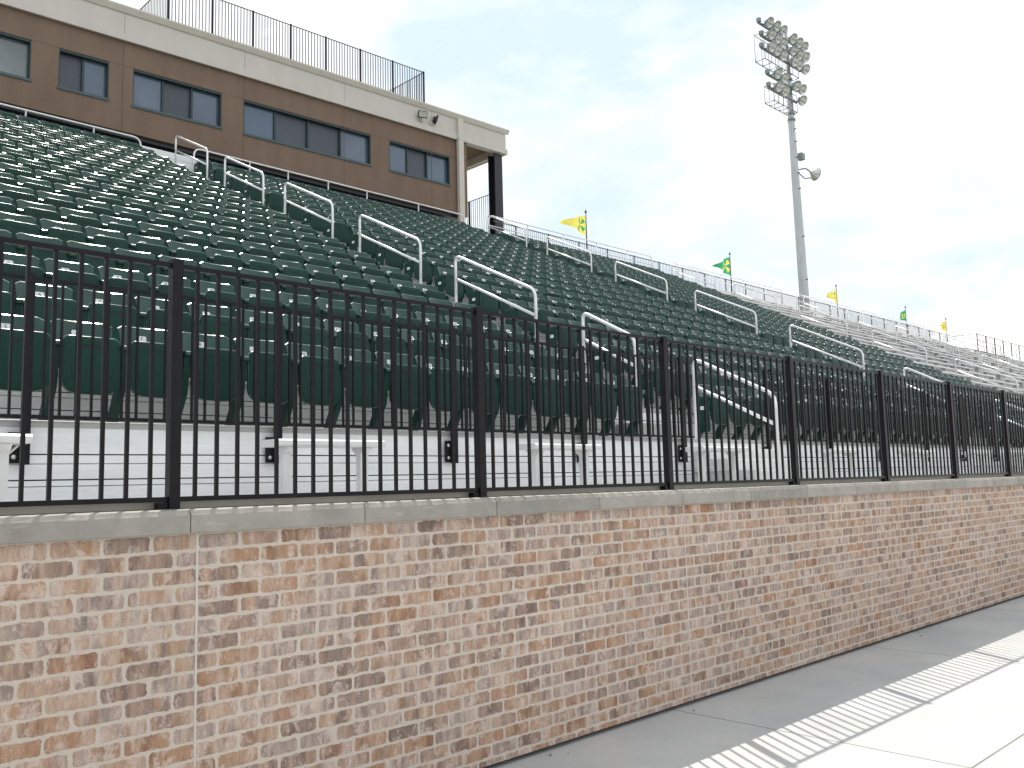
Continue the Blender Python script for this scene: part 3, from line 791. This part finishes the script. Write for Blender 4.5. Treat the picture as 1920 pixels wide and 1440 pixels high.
for wi, (a, c, mm, kk) in enumerate(wins):
    fr = MB(); d = .05
    fr.box(a, c, YW+.012, YW+.19, ZWT-.06, ZWT-.001); fr.box(a, a+.03, YW+.012, YW+.19, ZWB+.05, ZWT-.061); fr.box(c-.03, c, YW+.012, YW+.19, ZWB+.05, ZWT-.061)  # head bar deepened so its dark colour also paints the head's shadow
    for xm in mm: fr.box(xm-.03, xm+.03, YW+.10, YW+.19, ZWB+.05, ZWT-.061)
    fo = shear(fr).build('window', 'frame', pb)
    sb_ = MB(); sb_.box(a-.02, c+.02, YW-.03, YW+.16, ZWB-.02, ZWB+.055); shear(sb_).build('sill', 'sill', fo)
    ed = [a+.03]+mm+[c-.03]
    for pi, (p, q) in enumerate(zip(ed[:-1], ed[1:])):
        g = MB(); o_ = (.02 if kk[pi] == 's' else 0); g.box(p+(.03 if pi else 0), q-(.03 if pi < len(kk)-1 else 0), YW+.15+o_, YW+.16+o_, ZWB+.055, ZWT-.061)
        shear(g).build('pane' if kk[pi] == 'p' else 'screened_pane', ('paneGrey' if wi == 0 else 'pane') if kk[pi] == 'p' else 'screen', fo)
# fascia, cornice and soffit
XR = 23.75
b = MB(); b.box(X0b, XR, YW-.06, YW+.2, ZC, ZTOP-.001); b.box(XR-.2, XR, YW+.2, YW+4.4, ZC, ZTOP-.001); b.box(X1b, XR-.2, YW+4.2, YW+4.4, ZC, ZTOP-.001)
shear(b).build('fascia', 'cream', pb)
b = MB(); b.box(X0b, XR+.04, YW-.12, YW-.062, ZC-.02, ZC+.17); b.box(XR+.002, XR+.05, YW-.06, YW+4.4, ZC-.02, ZC+.17); shear(b).build('lower_trim', 'cream', pb)
for xj in (5.44, 9.07, 12.69, 16.31, 20.04):
    b = MB(); b.box(xj-.008, xj+.008, YW-.0625, YW-.05, ZC+.172, ZTOP-.15); shear(b).build('fascia_joint', 'creamjoint', pb)
b = MB(); b.prism([(YW-.17, ZTOP-.02), (YW-.17, ZTOP+.02), (YW+.2, ZTOP+.05), (YW+.2, ZTOP), (YW-.058, ZTOP-.13), (YW-.09, ZTOP-.16)][::-1], 0, X0b, XR+.12); shear(b).build('cornice', 'creamtrim', pb)
b = MB(); b.box(X0b, XR+.10, YW+.2, YW+4.5, ZTOP+.001, ZTOP+.05); shear(b).build('roof', 'creamtrim', pb)
b = MB(); b.box(X1b, XR-.2, YW+.2, YW+4.2, ZC+.30, ZC+.34); shear(b).build('soffit', 'brown', pb)
b = MB(); b.box(21.20, 21.44, YW-.20, YW-.063, 10.2, ZTOP-.165); b.box(21.18, 21.46, YW-.21, YW-.05, ZC+.0, ZC+.06); shear(b).build('corner_pilaster', 'creamtrim', pb)
b = MB(); b.box(23.22, 23.62, YW+.03, YW+.08, 9.3, ZC-.05); b.box(23.22, 23.62, YW+.36, YW+.41, 9.3, ZC-.05); b.box(23.40, 23.44, YW+.08, YW+.36, 9.3, ZC-.05)
shear(b).build('steel_column', 'steel', pb)
b = MB(); b.box(X0b, 21.4, YW+.9, YW+1.0, 7, 11.3); b.build('under_wall', 'blackdull', pb)  # near-black wall paints the shadow gap below the press box
b = MB(); b.box(X0b, 24, YW-.15, YW+4.5, 9.70, 9.785); b.build('platform', 'galv', pb)
# roof railing
rt = picket_fence('dark picket railing round the roof of the press box', 21.0, [10.49, 11.85, 13.2, 14.54, 15.87, 17.26, 18.65, 20.06], 10.49, 20.06, 15.18, 16.60, 15.33,
                  'railings of the press box', gap=.107, pw=.018, posts_w=.05)
for o in rt.children:
    if o.type == 'MESH' and o.name.split('.')[0] in ('picket', 'post'):
        xw = o.location.x+10.49 if o.name.startswith('picket') else 10.49+sum(v.co.x for v in o.data.vertices)/len(o.data.vertices)
        o.location.z += .0185*(xw-12.5)
    else:
        for v in o.data.vertices: v.co.z += .0185*(v.co.x+10.49-12.5)
return_run(rt, 20.06, 21.0, 23.6, 15.33+.0185*7.56, 16.60+.0185*7.56, 10.49, 21.0, 15.18, .112, .014)
return_run(rt, 10.49, 21.0, 23.6, 15.33-.0185*2.0, 16.60-.0185*2.0, 10.49, 21.0, 15.18, .112, .014)
# side platform railing beyond the building
t = thing('side_railing', 'dark picket railing seen between the press box corner and its steel column', 'railing', (23.41, 20.95, 9.8), 'railings of the press box')
return_run(t, 23.41, 21.03, 24.6, 11.0, 12.84, 23.41, 20.95, 9.8, .12, .014)
b = MB(); b.box(-.03, .03, 1.40, 1.46, 0, 3.03); b.build('post', 'black', t)
# flood lamps on the fascia
for i, (x, lab) in enumerate(((19.50, 'small square floodlight on the cream fascia, facing out'), (19.98, 'small floodlight on the cream fascia, tilted to the right'))):
    t = thing('wall_floodlight', lab, 'floodlight', (x, YW-.07, sh(x, 14.66)), 'floodlights on the fascia')
    rot = Matrix.Rotation(R(-20 if i == 0 else 65), 3, 'Z')@Matrix.Rotation(R(15), 3, 'X')
    b = MB(); h = MB(); h.prism([(-.17, -.10), (.17, -.10), (.17, .14), (-.17, .14)], 1, -.20, -.14); h.prism([(-.1, -.06), (.1, -.06), (.1, .09), (-.1, .09)], 1, -.14, -.05); b.add(h, (0, -.05, .10), rot); b.build('housing', 'steel', t)
    b = MB(); h = MB(); h.prism([(-.145, -.075), (.145, -.075), (.145, .115), (-.145, .115)], 1, -.206, -.2005); b.add(h, (0, -.05, .10), rot); b.build('lens', 'reflector', t)
    b = MB(); b.box(-.10, .10, -.04, 0, -.10, -.02); b.tube([(0, -.02, -.03), (0, -.10, .06)], .02, 6); b.build('wall_bracket', 'cream', t)

# ------------------------------------------------------------------ flags
def flag(x, ztop, label, mat, emb, length, drop, seed, hoist=.78, emr=.36):
    t = thing('flagpole', label, 'flag', (x, 20.4, 9.8), 'pennants along the top of the stand')
    h = ztop-9.8
    b = MB(); b.tube([(0, 0, 0), (0, 0, h-.06)], .028, 8, 0, True, [.032, .022]); b.build('pole', 'pole', t)
    b = MB(); b.lathe([(0, 0), (.045, .02), (.055, .06), (.03, .1), (.012, .11), (.012, .16), (0, .17)], (0, 0, h-.16), (0, 0, 1), 10); b.build('finial', 'pole', t)
    b = MB(); nu, nv = 48, 30; r2 = random.Random(seed)
    ph = r2.random()*6
    for j in range(nu+1):
        u = j/nu
        for i in range(nv+1):
            v = i/nv
            hh = hoist*(1-u)**.9+.02
            zc = h-.28-hoist/2-drop*u**1.3
            zz = zc+(v-.5)*hh+.03*math.sin(u*9+ph)*u
            yy = .13*math.sin(u*7.5+ph+v*.8)*min(1, u*3)
            b.v.append((-.03-length*u, yy, zz))
    for j in range(nu):
        for i in range(nv):
            u = (j+.5)/nu; v = (i+.5)/nv
            X = u*length-.30*hoist-.05; Z = (v-.5)*hoist*(1-u)
            rad = math.hypot(X, Z); an = abs(((math.degrees(math.atan2(Z, X))+45) % 90)-45)
            mi = 1 if (.045 < rad < emr*hoist and an > 25) else 0
            b.face((j*(nv+1)+i, (j+1)*(nv+1)+i, (j+1)*(nv+1)+i+1, j*(nv+1)+i+1), mi, True)
    b.build('pennant', [mat, emb], t)
flag(28.23, 13.0, 'yellow pennant with a green cross emblem flying fully open, nearest flag', 'yellow', 'green', 1.55, .12, 1, .85)
flag(39.29, 12.97, 'green pennant with a yellow emblem, drooping, left of the light mast', 'green', 'yellow', 1.45, .22, 2, .95)
flag(50.8, 12.89, 'crumpled yellow pennant just right of the light mast', 'yellow', 'green', 1.15, .10, 4, .95, .24)
flag(60.71, 12.78, 'small green pennant on a dark pole, second flag from the right', 'green', 'yellow', 1.1, .25, 5, .85, .22)
flag(67.8, 12.76, 'small amber pennant on a dark pole, rightmost flag', 'amber', 'green', 1.35, .10, 6, .8, .20)

# ------------------------------------------------------------------ light mast
lm = thing('light_mast', 'tall grey stadium light mast with stacked rows of round floodlights', 'light mast', (51.25, 22.5, 0))
LT = Vector((50.42-51.25, 0, 29.6))
def axp(z): return LT*(z/29.6)
b = MB(); b.tube([axp(-.05), axp(12), axp(20), axp(29.6)], .4, 18, 0, True, [.36, .28, .235, .165]); b.build('pole', 'galv', lm)
b = MB()
for z in (13.5, 16.2, 19.2, 20.2, 21.2, 22.2, 23.0): p = axp(z); b.tube([(p.x-.1, -.20, z), (p.x-.1, -.36, z)], .03, 5)
b.build('climbing_peg', 'steel', lm)
b = MB(); p0, p1 = axp(10), axp(24); b.tube([(p0.x-.62, 0, 10), (p1.x-.42, 0, 24)], .03, 5); b.build('cable', 'galv', lm)
for z in (24.0, 26.2, 25.6, 23.6):
    b = MB(); p = axp(z); b.lathe([(.2, 0), (.27, 0), (.27, .12), (.2, .12)], (p.x, 0, z), (0, 0, 1), 16); b.build('collar', 'dish', lm)
dish = MB(); dv = Vector((-.12, -.8, -.58)).normalized()
dish.lathe([(.02, -.30), (.12, -.30), (.14, -.2), (.24, -.10), (.31, 0), (.33, .10), (.315, .10)], (0, 0, 0), dv, 16, 0)
dish.lathe([(.315, .10), (.26, .05), (.12, -.06), (0, -.08)], (0, 0, 0), dv, 16, 1)
dish.tube([tuple(dv*.09+Vector((0, .2, -.23))), tuple(dv*.14), tuple(dv*.09+Vector((0, -.2, .23)))], .012, 5, 0)
dish.tube([(0, .10, .05), (0, .42, .0)], .05, 6, 0)
dish.v = [tuple(1.0*k for k in p) for p in dish.v]
dm = dish.mesh('floodlight', ['dish', 'reflector'])
# lamp positions traced on the cross-arm plane
lam = [[(46.7, 28.33), (47.56, 28.4), (48.3, 28.38), (49.49, 28.27), (50.22, 28.25), (50.86, 28.2)], [(46.88, 27.66), (47.61, 27.65), (48.2, 27.56), (49.45, 27.51), (50.22, 27.48), (50.97, 27.56)],
       [(46.84, 26.88), (47.47, 26.86), (48.16, 26.76), (49.54, 26.83), (50.13, 26.78), (50.87, 26.73)], [(47.35, 25.39), (48.12, 25.33), (49.59, 25.28), (50.27, 25.25)],
       [(47.39, 24.57), (48.12, 24.51)], [(50.22, 24.52)]]
for row in lam:
    pts = [(x*1.011-51.25, 1.554+(z-1.554)*1.011) for x, z in row]
    zz = sum(p[1] for p in pts)/len(pts); ax_ = axp(zz).x
    lo, hi = (min(p[0] for p in pts)-.5, max(p[0] for p in pts)+.25) if len(pts) > 2 else ((pts[0][0]-.5, ax_) if len(pts) == 2 else (ax_, pts[0][0]+.1))
    b = MB(); b.box(lo, hi, -.36, -.24, zz-.05, zz+.06); b.build('cross_arm', 'dish', lm)
    if len(pts) > 1:
        b = MB(); b.box(lo-.08, lo+.10, -.45, -.22, zz+.02, zz+.26); b.build('ballast_box', 'dish', lm)
    for x, z in pts: obj('floodlight', dm, lm, (x, -.72, z))
def basket(xl, xr, y0, y1, z, h):
    b = MB(); r = .028
    for yy in (y0, y1): b.tube([(xl, yy, z), (xr, yy, z)], r, 5)
    n = 5
    for i in range(n+1):
        x = xl+(xr-xl)*i/n; b.tube([(x, y0, z), (x, y1, z)], r, 5)
    for yy in (y0, y1):
        b.tube([(xl, yy, z+h), (xr, yy, z+h)], r*.8, 5)
        for i in range(0, n+1):
            x = xl+(xr-xl)*i/n; b.tube([(x, yy, z), (x, yy, z+h)], r*.6, 5)
        b.tube([(xl, yy, z), (xl+(xr-xl)/n, yy, z+h)], r*.4, 4)
    b.tube([(xl, y0, z+h), (xl, y1, z+h)], r*.8, 5)
    b.build('service_platform', 'dish', lm)
basket(-3.80, .30, -.20, .45, 26.63, 1.7); basket(-2.98, -.15, -.20, .43, 24.23, 1.08)
b = MB(); p = axp(20.6)
b.tube([(p.x+.3, -.1, 20.55), (p.x+1.0, -.2, 20.75), (p.x+1.5, -.3, 20.6)], .05, 6); b.tube([(p.x+.3, -.1, 20.3), (p.x+.8, -.2, 20.05), (p.x+1.4, -.3, 20.2)], .04, 6)
b.box(p.x+.34, p.x+.75, -.35, .0, 21.2, 21.6); b.build('side_bracket', 'dish', lm)
d2 = MB(); d2.lathe([(.03, -.35), (.12, -.33), (.16, -.2), (.3, -.05), (.42, .12), (.40, .12)], (0, 0, 0), (1, -.25, -.15), 16, 0)
d2.lathe([(.40, .12), (.2, -.05), (0, -.08)], (0, 0, 0), (1, -.25, -.15), 16, 1)
obj('floodlight', d2.mesh('floodlight', ['reflector', 'reflector']), lm, (p.x+1.85, -.35, 20.55))
